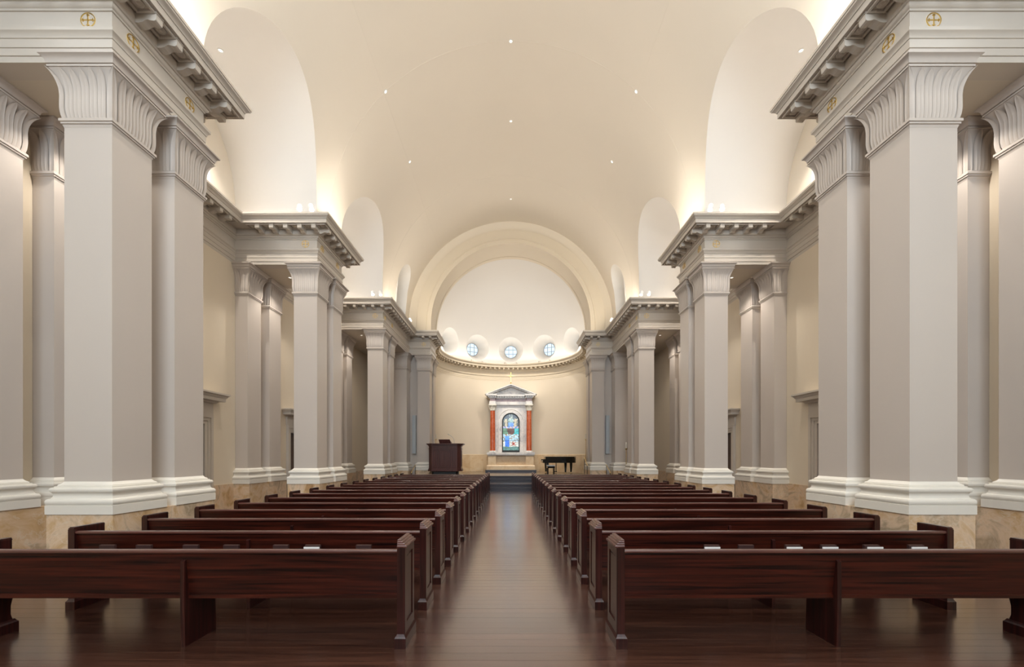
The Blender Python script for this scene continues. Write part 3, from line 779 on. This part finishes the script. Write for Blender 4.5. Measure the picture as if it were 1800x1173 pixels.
for s in (-1, 1):
    p0 = make_pew(s, False); p0.location = (0, D0, 0)
    tag(p0, 'dark mahogany pew with a bare back, rearmost row, '+SIDE[s], 'pew', 'pews, '+SIDE[s])
    p1 = make_pew(s, True); p1.location = (0, D0+DP, 0)
    tag(p1, 'dark mahogany pew holding hymnals and booklets, row behind the rearmost, '+SIDE[s], 'pew', 'pews, '+SIDE[s])
    p1['label'] = 'dark mahogany pew holding hymnals in its rack, next to the rearmost row, '+SIDE[s]
    for k in range(2, NP):
        dup(p1, (0, D0+DP*k, 0), 'mahogany pew with empty book rack, %s pew ahead of the rearmost one, %s' % (ORD[k-2], SIDE[s]), 'pews, '+SIDE[s])
# hymnals and booklets in the racks of the second row
def px_x(px, y): return (px-898)*y/FPX
YR = D0+DP-.03
BKM = MB().box(-.078, .078, -.014, .014, 0, .092); BKM = BKM.mesh('hymnal', 'book')
PGM = MB().box(-.072, .072, -.011, .011, .006, .0925).mesh('hymnal_pages', 'edge')
for s, xs in ((-1, (191, 255, 337, 408, 495, 551, 640)), (1, (1250, 1310, 1392, 1455, 1530, 1608))):
    for px in xs:
        t = thing('hymnal', 'dark covered hymnal standing in the pew rack, '+SIDE[s], 'book', (px_x(px, YR), YR-.008, .5885), 0, 'hymnals, '+SIDE[s])
        inst('cover', BKM, t); inst('pages', PGM, t)
PPM = MB().box(-.08, .08, -.004, .004, 0, .075).mesh('booklet', 'paper')
for s, xs in ((-1, (547,)), (1, (1253, 1398, 1461, 1540, 1618))):
    for px in xs:
        o = inst('booklet', PPM, None, (px_x(px, YR-.04), YR-.030, .5885))
        tag(o, 'white paper booklet standing in the pew rack, '+SIDE[s], 'booklet', 'booklets, '+SIDE[s])

# ------------------------------------------------------------------ pulpit
PX, PY, PZ = -3.04, 19.78, .29
t = thing('pulpit', 'panelled mahogany pulpit with canted corners and moulded top by the chancel steps', 'pulpit', (PX, PY, PZ))
def cant(hw, e, dp=.64, c=.15): return [(-hw+c-0, -e), (-hw-e, c), (-hw-e, dp+e), (hw+e, dp+e), (hw+e, c), (hw-c, -e)]
MB().prism(cant(.66, -.06), 2, 0, .585).obj('recessed_plinth', 'dark', t)
MB().prism(cant(.735, .05), 2, .585, .66).prism(cant(.735, .03), 2, .66, .69).prism(cant(.735, .012), 2, .69, .73).obj('base_moulding', 'pulpit', t)
bd = MB().prism(cant(.735, 0), 2, .73, 1.77).obj('body', 'pulpit', t)
for a, b in ((-.55, -.33), (-.27, .27), (.33, .55)):
    f = MB()
    f.box(a, a+.03, -.036, 0, .77, 1.56); f.box(b-.03, b, -.036, 0, .77, 1.56); f.box(a+.03, b-.03, -.036, 0, .77, .80); f.box(a+.03, b-.03, -.036, 0, 1.53, 1.56)
    pn = f.obj('panel', 'pulpit', bd); MB().box(a+.05, b-.05, -.010, 0, .83, 1.50).obj('panel_field', 'pulpit', pn)
for sx in (-1, 1):
    MB().box(*sorted((sx*.735, sx*.75)), .22, .26, .77, 1.56).box(*sorted((sx*.735, sx*.75)), .50, .54, .77, 1.56).box(*sorted((sx*.735, sx*.75)), .26, .50, .77, .81).box(*sorted((sx*.735, sx*.75)), .26, .50, 1.52, 1.56).obj('side_panel', 'pulpit', bd)
c = MB().prism(cant(.735, .02), 2, 1.595, 1.63).prism(cant(.735, .025), 2, 1.73, 1.77).prism(cant(.735, .05), 2, 1.77, 1.79).prism(cant(.735, .08), 2, 1.79, 1.815).prism(cant(.735, .12), 2, 1.815, 1.86)
c.obj('cornice', 'pulpit', t)
dk = MB().add([(-.24, .10, 1.86), (.29, .10, 1.86), (.29, .45, 1.86), (-.24, .45, 1.86), (-.27, .0, 2.045), (.24, .0, 2.045), (.29, .45, 1.90), (-.24, .45, 1.90)], [(0, 3, 2, 1), (4, 5, 6, 7), (0, 1, 5, 4), (1, 2, 6, 5), (2, 3, 7, 6), (3, 0, 4, 7)]).obj('reading_desk', 'pulpit', t)
MB().add([(-.16, .060, 1.90), (.19, .060, 1.90), (.16, .008, 2.00), (-.18, .008, 2.00), (-.16, .075, 1.90), (.19, .075, 1.90), (.16, .022, 2.00), (-.18, .022, 2.00)], [(0, 1, 2, 3), (4, 7, 6, 5), (0, 4, 5, 1), (1, 5, 6, 2), (2, 6, 7, 3), (3, 7, 4, 0)]).obj('desk_panel', 'pulpit', dk)
pth = [(.37, .56, 1.862), (.37, .56, 1.98), (.36, .56, 2.06), (.32, .56, 2.14), (.26, .56, 2.20), (.19, .56, 2.25), (.11, .56, 2.29)]
t = thing('microphone', 'thin gooseneck microphone curving up from the pulpit top', 'microphone', (PX, PY, PZ))
MB().tube(pth, .008).obj('gooseneck', 'speaker', t, smooth='auto'); MB().lathe([(0, 1.861), (.035, 1.861), (.035, 1.875), (.012, 1.885), (0, 1.885)], .37, .56, 12).obj('foot', 'speaker', t)
MB().tube([(.13, .56, 2.28), (.07, .56, 2.32)], .014).obj('capsule', 'speaker', t)

# ------------------------------------------------------------------ grand piano and bench
t = thing('grand_piano', 'black lacquered grand piano standing by the apse wall', 'piano', (1.87, 24.35, STG))
pts = [(.0, 0), (.10, 0), (1.0, 0), (1.25, .02), (1.45, .10), (1.62, .22), (1.78, .32), (1.86, .48), (1.86, .66), (1.78, .82), (1.6, .90), (.10, 1.42), (.0, 1.42)]
pts = [(x, y) for x, y in pts]
bd = MB().prism([(.08, .0), (1.0, 0), (1.25, .02), (1.45, .08), (1.62, .17), (1.76, .28), (1.85, .44), (1.87, .62), (1.84, .80), (1.74, .95), (1.5, 1.10), (.9, 1.30), (.08, 1.40)], 2, .60, .90).obj('case', 'black', t)
MB().prism([(.06, -.015), (1.0, -.015), (1.26, .005), (1.46, .066), (1.63, .158), (1.775, .27), (1.865, .435), (1.887, .62), (1.855, .81), (1.75, .965), (1.5, 1.12), (.9, 1.32), (.06, 1.42)], 2, .925, .955).obj('lid', 'black', t)
MB().prism([(.10, .02), (1.0, .02), (1.44, .1), (1.74, .3), (1.84, .62), (1.72, .93), (.9, 1.28), (.10, 1.38)], 2, .90, .925).obj('rim', 'black', t)
MB().box(-.07, .08, 0, 1.40, .60, .70).box(-.07, .08, 0, .07, .70, .80).box(-.07, .08, 1.33, 1.40, .70, .80).obj('key_bed', 'black', t)
kb = MB()
for k in range(52): kb.box(-.055, .075, .08+k*.0238, .08+k*.0238+.0225, .70, .73)
kk = kb.obj('keys', 'ivory', t); kk['kind'] = 'stuff'
for x, y in ((.20, .12), (.20, 1.28), (1.22, .12), (1.60, .62)):
    lg = MB().add([(x-.075, y-.075, .60), (x+.075, y-.075, .60), (x+.075, y+.075, .60), (x-.075, y+.075, .60), (x-.04, y-.04, .07), (x+.04, y-.04, .07), (x+.04, y+.04, .07), (x-.04, y+.04, .07)], [(0, 1, 2, 3), (4, 7, 6, 5), (0, 4, 5, 1), (1, 5, 6, 2), (2, 6, 7, 3), (3, 7, 4, 0)])
    if (x, y) == (1.22, .12) or True:
        o = lg.obj('leg', 'black', t); MB().lathe([(0, 0), (.028, .01), (.03, .035), (.02, .07), (0, .07)], x, y, 12).obj('caster', 'brass', o)
ly = MB().box(.74, .77, .68, .71, .10, .60).box(.74, .77, .80, .83, .10, .60).obj('pedal_lyre', 'black', t)
MB().box(.62, .80, .62, .90, .06, .11).obj('pedal_box', 'black', ly)
for q in (.68, .76, .84): MB().box(.50, .62, q-.012, q+.012, .07, .085).obj('pedal', 'brass', ly)
t = thing('piano_bench', 'black piano bench with padded seat beside the grand piano', 'bench', (2.0, 23.55, STG))
MB().box(0, .40, 0, .62, .33, .43).obj('apron', 'black', t); MB().box(-.01, .41, -.01, .63, .43, .465).taper(-.01, .41, -.01, .63, .465, .485, .02).obj('cushion', 'speaker', t)
for x in (.03, .37):
    for y in (.04, .58): MB().box(x-.022, x+.022, y-.022, y+.022, 0, .33).obj('leg', 'black', t)

# ------------------------------------------------------------------ aedicule with stained glass
Z = .72
t = thing('altar_aedicule', 'marble aedicule with red columns, pediment and arched stained glass window', 'altarpiece', (0, 27.2, 0))
q = MB().box(-1.50, 1.50, -.42, .58, Z, .95).taper(-1.50, 1.50, -.42, .58, .95, .99, .03); q.obj('plinth', 'beige', t)
q = MB().box(-.93, .93, -.14, .58, .99, 1.60).obj('base_block', 'beige', t)
MB().box(-.80, .80, -.155, -.14, 1.06, 1.52).obj('base_panel', 'beige', q)
for sx in (-1, 1):
    MB().box(*sorted((sx*.93, sx*1.42)), -.32, .58, .99, 1.60).obj('pedestal', 'beige', t)
MB().box(-1.46, 1.46, -.36, .60, 1.60, 1.66).box(-1.49, 1.49, -.39, .60, 1.66, 1.80).obj('ledge', 'marble', t)
# marble back slab with arched opening
n = 24; W0, ZS_ = .56, 3.74
inn = [(W0, 1.80)]+[(W0*cos(pi*k/n), ZS_+W0*sin(pi*k/n)) for k in range(n+1)]+[(-W0, 1.80)]
out = [(1.30, 1.80)]+[(1.30, 1.80+(4.92-1.80)*min(1, (k+.5)/6)) if k < 6 else ((-1.30, 1.80+(4.92-1.80)*min(1, (n-k+.5)/6)) if k > n-6 else (1.30-2.6*(k-6)/(n-12), 4.92)) for k in range(n+1)]+[(-1.30, 1.80)]
q = MB(); q.grid([[(x, .18, z) for x, z in out], [(x, .18, z) for x, z in inn], [(x, .34, z) for x, z in inn], [(x, .56, z) for x, z in inn]])
q.grid([[(x, .18, z) for x, z in out], [(x, .56, z) for x, z in out]]); bs = q.obj('back_slab', 'marble', t)
q = MB(); rr = []
for (x, z) in inn:
    pass
def arcpath(r): return [(r, 1.80)]+[(r*cos(pi*k/n), ZS_+r*sin(pi*k/n)) for k in range(n+1)]+[(-r, 1.80)]
q.grid([[(x, y, z) for x, z in arcpath(r)] for r, y in ((.80, .18), (.80, .155), (.77, .15), (.755, .165), (.62, .165), (.60, .15), (.56, .15), (.56, .20))]); q.obj('arch_surround', 'marble', bs)
for sx in (-1, 1):
    cx = sx*1.14
    col = MB().lathe([(.175, 1.90), (.165, 1.95), (.166, 3.0), (.15, 4.40)], cx, -.10, 24).obj('column', 'red', t, smooth='auto')
    MB().box(cx-.22, cx+.22, -.32, .12, 1.80, 1.84).lathe([(.21, 1.84), (.22, 1.86), (.20, 1.88), (.185, 1.90)], cx, -.10, 24).obj('column_base', 'marble', col)
    cp = MB().lathe([(.15, 4.40), (.17, 4.42), (.155, 4.44), (.165, 4.55), (.19, 4.65), (.23, 4.72)], cx, -.10, 24)
    for k in range(8):
        a = 2*pi*k/8
        cp.tube([(cx+.17*cos(a), -.10+.17*sin(a), 4.46), (cx+.19*cos(a), -.10+.19*sin(a), 4.60), (cx+.25*cos(a), -.10+.25*sin(a), 4.68), (cx+.25*cos(a), -.10+.25*sin(a), 4.65)], .022, 6)
    cp.box(cx-.24, cx+.24, -.34, .14, 4.72, 4.79).obj('column_capital', 'ivory', col)
q = MB().box(-1.30, 1.30, .05, .56, 4.79, 4.99)
for sx in (-1, 1): q.box(*sorted((sx*.94, sx*1.34)), -.30, .06, 4.79, 4.99)
q.obj('architrave', 'marble', t)
q = MB().box(-1.26, 1.26, .07, .56, 4.99, 5.17)
for sx in (-1, 1): q.box(*sorted((sx*.98, sx*1.30)), -.27, .07, 4.99, 5.17)
q.obj('frieze', 'pink', t)
co = MB().box(-1.34, 1.34, -.02, .56, 5.17, 5.23).box(-1.42, 1.42, -.16, .56, 5.31, 5.42)
for sx in (-1, 1): co.box(*sorted((sx*.90, sx*1.38)), -.36, -.02, 5.17, 5.23); co.box(*sorted((sx*.86, sx*1.53)), -.48, .56, 5.31, 5.42)
cc = co.obj('cornice', 'marble', t)
for k in range(11): MB().box(-.80+k*.16-.04, -.80+k*.16+.04, -.12, -.02, 5.23, 5.31).obj('dentil', 'marble', cc)
for sx in (-1, 1):
    for k in range(4): MB().box(sx*(.95+k*.14)-.04, sx*(.95+k*.14)+.04, -.44, -.34, 5.23, 5.31).obj('dentil', 'marble', cc)
    MB().box(*sorted((sx*.92, sx*1.36)), -.34, .0, 5.23, 5.31).obj('bed', 'marble', cc)
MB().box(-1.32, 1.32, 0, .56, 5.23, 5.31).obj('bed', 'marble', cc)
q = MB().prism([(-1.30, 5.42), (1.30, 5.42), (0, 5.93)], 1, .02, .5).obj('tympanum', 'marble', t)
for sx in (-1, 1):
    q = MB().prism([(sx*1.55, 5.42), (sx*1.30, 5.42), (0, 5.90), (0, 6.02)], 1, -.22, .5).prism([(sx*1.62, 5.42), (sx*1.50, 5.42), (0, 5.985), (0, 6.06)], 1, -.36, .5)
    rk = q.obj('raking_cornice', 'marble', t)
    for k in range(8):
        x = .12+k*.15; z = 5.975-x*.372
        MB().box(sx*x-.04, sx*x+.04, -.30, -.22, z-.07, z+.0).obj('dentil', 'marble', rk)
# stained glass: abstract panes of coloured glass in lead
def glass_colour(u, v):
    a = random.random()
    if v > .86: base = (.05, .07, .09) if abs(u) > .25 or a < .4 else (.35, .42, .38)
    elif v > .66:
        base = (.10, .25, .75) if abs(u) < .30 and v < .76 else ((.30, .45, .45) if abs(u) < .35 else ((.45, .40, .28) if .4 < abs(u) < .8 else (.06, .08, .08)))
    elif v > .60: base = (.55, .42, .40) if a < .4 else (.10, .25, .60)
    elif v > .45: base = (.05, .45, .50) if u > .4 else ((.10, .035, .02) if abs(u) < .4 else (.10, .22, .14))
    elif v > .25: base = (.10, .30, .85) if -.75 < u < -.2 and v < .40 else ((.42, .62, .75) if a < .75 else (.30, .24, .16))
    elif v > .11: base = (.06, .20, .80) if -.7 < u < -.25 else ((.35, .05, .03) if .1 < u < .6 and a < .4 else (.60, .64, .62))
    else: base = (.12, .25, .24)
    j = .7+.6*random.random()
    return tuple(min(1, c*j) for c in base)
gm, nt, b = newmat('stained_glass')
ca = nt.nodes.new('ShaderNodeVertexColor'); ca.layer_name = 'glass'
nt.links.new(ca.outputs[0], b.inputs['Base Color']); nt.links.new(ca.outputs[0], b.inputs['Emission Color']); b.inputs['Emission Strength'].default_value = .55; b.inputs['Roughness'].default_value = .2
gv, gf, gc = [], [], []
GX, GZ, WG = 15, 38, .50
def inside(x, z): return abs(x) < WG and (z < ZS_ or x*x+(z-ZS_)**2 < WG*WG)
jit = {}
z0, z1 = 1.92, ZS_+WG
for i in range(GX+1):
    for j in range(GZ+1):
        x = -WG+2*WG*i/GX+(random.uniform(-.016, .016) if 0 < i < GX else 0); z = z0+(z1-z0)*j/GZ+(random.uniform(-.016, .016) if 0 < j < GZ else 0)
        if z > ZS_:
            rr = math.hypot(x, z-ZS_)
            if rr > WG: x, z = x*WG/rr, ZS_+(z-ZS_)*WG/rr
        jit[i, j] = (x, z)
for i in range(GX):
    for j in range(GZ):
        P4 = [jit[i, j], jit[i+1, j], jit[i+1, j+1], jit[i, j+1]]
        cx, cz = sum(p[0] for p in P4)/4, sum(p[1] for p in P4)/4
        col = glass_colour(cx/WG, (cz-z0)/(z1-z0)); k = len(gv)
        gv += [(cx+(x-cx)*.93, .30, cz+(z-cz)*.93) for x, z in P4]; gf.append((k, k+1, k+2, k+3)); gc += [col]*4
me = bpy.data.meshes.new('glass_panes'); me.from_pydata(gv, [], gf)
at = me.color_attributes.new('glass', 'FLOAT_COLOR', 'POINT')
for i, c in enumerate(gc): at.data[i].color = c+(1,)
me.materials.append(gm)
go = inst('glass_pane', me, bs); go['kind'] = 'stuff'; go['label'] = 'small panes of coloured stained glass'
MB().prism([(x, z) for x, z in arcpath(.56)], 1, .31, .33).obj('leading', 'dark', bs)
q = MB(); q.grid([[(x, y, z+(.12 if z < 1.81 else 0)) for x, z in arcpath(r)] for r, y in ((.56, .22), (.495, .22), (.495, .31), (.56, .31))]); q.box(-.56, .56, .22, .31, 1.84, 1.93); q.obj('window_frame', 'dark', bs)
for z in (2.55, 3.15, 3.74): MB().box(-.5, .5, .285, .299, z-.007, z+.007).obj('bar', 'dark', bs)
t = thing('altar_cross', 'slender gilt cross on the peak of the aedicule pediment', 'cross', (0, 27.0, 6.06))
MB().lathe([(.06, 0), (.06, .03), (.03, .05), (.045, .09), (.02, .12), (0, .12)], 0, 0, 14).obj('foot', 'gold', t, smooth='auto')
MB().box(-.02, .02, -.012, .012, .10, .72).box(-.13, .13, -.012, .012, .48, .52).obj('cross', 'gold', t)

# ------------------------------------------------------------------ small furnishings of the chancel
def candle_stand(x, y, z, top, label):
    t = thing('candle_stand', label, 'candle stand', (x, y, z)); h = top-z
    MB().lathe([(0, 0), (.13, 0), (.13, .02), (.05, .05), (.02, .10), (0, .10)], n=16).obj('base', 'brass', t, smooth='auto')
    MB().lathe([(.014, .08), (.014, h-.32)], n=10).obj('pole', 'brass', t)
    MB().lathe([(.014, h-.33), (.05, h-.29), (.06, h-.26), (.02, h-.25), (0, h-.25)], n=14).obj('cup', 'brass', t, smooth='auto')
    MB().lathe([(.03, h-.25), (.03, h-.02), (.01, h), (0, h)], n=12).obj('candle', 'ivory', t, smooth='auto')
candle_stand(3.95, 22.75, STG, 2.72, 'tall thin candle stand behind the chancel pillar, piano side')
candle_stand(-3.95, 22.75, STG, 2.72, 'tall thin candle stand behind the pulpit')
candle_stand(5.07, 19.0, 0, 2.17, 'brass processional candle stand in the passage by the chancel pilaster')
for s in (-1, 1):
    for (x, ya, za, yb, zb, fa, fb, nm) in ((3.70, 21.75, 1.48, 20.95, 1.15, STG, .29, 'upper'), (4.42, 20.0, 1.15, 19.24, .86, .29, 0, 'lower')):
        t = thing('handrail', 'slim brass handrail on the %s flight of chancel steps, %s' % (nm, SIDE[s]), 'handrail', (s*x, 0, 0))
        MB().tube([(0, ya+.10, za+.01), (0, ya, za), (0, yb, zb), (0, yb-.05, zb-.05)], .02).obj('rail', 'brass', t, smooth='auto')
        MB().tube([(0, ya, fa), (0, ya, za)], .014).obj('post', 'dark', t); MB().tube([(0, yb+.02, fb), (0, yb+.02, zb)], .014).obj('post', 'dark', t)
    xs = 4.66
    t = thing('loudspeaker', 'slim grey column loudspeaker on the wall beside the chancel arch, '+SIDE[s], 'speaker', (s*xs, 20.95, 1.68))
    MB().box(-.085, .085, -.16, -.02, 0, 1.85).obj('cabinet', 'speaker', t); MB().box(-.075, .075, -.165, -.16, .04, 1.81).obj('grille', 'speaker', t); MB().box(-.04, .04, -.02, 0, .2, 1.6).obj('bracket', 'dark', t)

# ------------------------------------------------------------------ lamps
def spot(name, loc, target, power, col, ang, blend=.6, rad=.05):
    l = bpy.data.lights.new(name, 'SPOT'); l.energy = power; l.color = col; l.spot_size = R_(ang); l.spot_blend = blend; l.shadow_soft_size = rad
    o = bpy.data.objects.new(name, l); C.objects.link(o); o.location = loc
    o.rotation_euler = (Vector(target)-Vector(loc)).to_track_quat('-Z', 'Y').to_euler(); return o
TRIM = MB().lathe([(.055, 0), (.055, -.010), (.040, -.012), (.036, 0)], n=20).mesh('downlight_trim', 'fix', 'auto')
LENS = MB().lathe([(.038, -.003), (0, -.003)], n=20).mesh('downlight_lens', 'lens2')
def downlight(x, y, z, label, group, power, ang=75, tilt=0, drop=.03, col=NEUT, aim=None):
    t = thing('downlight', label, 'downlight', (x, y, z), 0, group); t.rotation_euler = (0, tilt, 0)
    inst('trim_ring', TRIM, t); inst('lens', LENS, t)
    if power: spot('downlight_lamp', (x-drop*sin(tilt), y, z-drop*cos(tilt)-.02), aim or (x, y, 0), power, col, ang)
xv = 3.38; tv = math.asin(xv/RV); zv = ZV+sqrt(RV*RV-xv*xv)
for y in (3.27, 6.07, 8.86, 11.66, 14.446):
    downlight(0, y, ZV+RV-.002, 'small round downlight at the crown of the vault', 'vault crown downlights', 300, 70)
    for s in (-1, 1): downlight(s*xv, y, zv-.002, 'small round downlight on the flank of the vault, '+SIDE[s], 'vault flank downlights, '+SIDE[s], 300, 75, s*tv, .05)
downlight(0, 18.84, ZV+RV-.002, 'small round downlight at the crown of the vault', 'vault crown downlights', 200, 60)
for s in (-1, 1):
    for k, y0 in enumerate(PAV):
        downlight(s*5.95, y0+PLEN/2, ZARC-.001, 'small downlight in the soffit of the %s, %s' % (PN[k], SIDE[s]), 'pavilion soffit downlights', 75, 120, aim=(s*6.3, y0+PLEN/2+.5, 0))
    downlight(s*5.95, 8.86, ZV+2.006-.002, 'small downlight in the large cross vault, '+SIDE[s], 'cross vault downlights', 520, 95, aim=(s*6.6, 8.86, 0))
    downlight(s*5.95, 14.446, ZV+2.006-.002, 'small downlight in the smaller cross vault, '+SIDE[s], 'cross vault downlights', 520, 95, aim=(s*6.6, 14.446, 0))
for k in range(9):
    a = pi*(k+.5)/9
    x, z = 3.66*cos(a), ZV+3.66*sin(a)
    yy = AC-sqrt(max(.01, AR*AR-3.72**2)) if False else YA+.35
    rr = sqrt(AR*AR-(yy-AC)**2)-.004
    downlight(rr*cos(a), yy, ZV+rr*sin(a), 'tiny downlight in the ring just inside the apse arch', 'apse arch downlights', 400 if 0 < k < 8 else 0, 62, pi/2-a, .08, aim=(rr*cos(a)*.75, 27.9, 2.6))
# track spotlights standing on the cornices
HEAD = MB().lathe([(0, .09), (.05, .09), (.062, .075), (.062, -.09), (.055, -.09), (.052, -.07), (0, -.07)], n=20).mesh('spot_head', 'fix', 'auto')
SLEN = MB().lathe([(.05, -.072), (0, -.072)], n=20).mesh('spot_lens', 'lens')
def track(x, y, z, aim, label, power=60):
    t = thing('track_spotlight', label, 'spotlight', (x, y, ZCT+.001))
    h = z-ZCT
    MB().box(-.05, .05, -.03, .03, 0, .02).box(-.008, .008, .065, .08, .0, h+.03).box(-.008, .008, -.01, .08, h+.02, h+.034).box(-.02, .02, .02, .08, .0, .02).obj('bracket', 'fix', t)
    hd = inst('head', HEAD, t, (0, 0, h)); hd.rotation_euler = (Vector(aim)-Vector((x, y, z))).to_track_quat('-Z', 'Y').to_euler()
    inst('lens', SLEN, hd)
    d = (Vector(aim)-Vector((x, y, z))).normalized()
    spot('track_lamp', Vector((x, y, z))+d*.12, aim, power, NEUT, 50)
for s in (-1, 1):
    for k, y0 in ((1, PAV[1]), (2, PAV[2])):
        track(s*5.16, y0-.30, 7.66, (s*3.0, y0-5.5, .8), 'white spotlight, outer of two on the %s cornice, %s' % (PN[k], SIDE[s]), 140)
        track(s*4.88, y0-.30, 7.66, (s*2.2, y0-3.2, .6), 'white spotlight, inner of two on the %s cornice, %s' % (PN[k], SIDE[s]), 140)
    track(s*4.50, 19.3, 7.66, (s*2.0, 22.8, 1.2), 'single white spotlight on the long cornice near the chancel arch, '+SIDE[s], 160)
track(-4.62, PAV[0]+PLEN+.40, 7.60, (-2.5, 5.2, .8), 'white spotlight at the back edge of the rearmost pavilion cornice, pulpit side', 60)
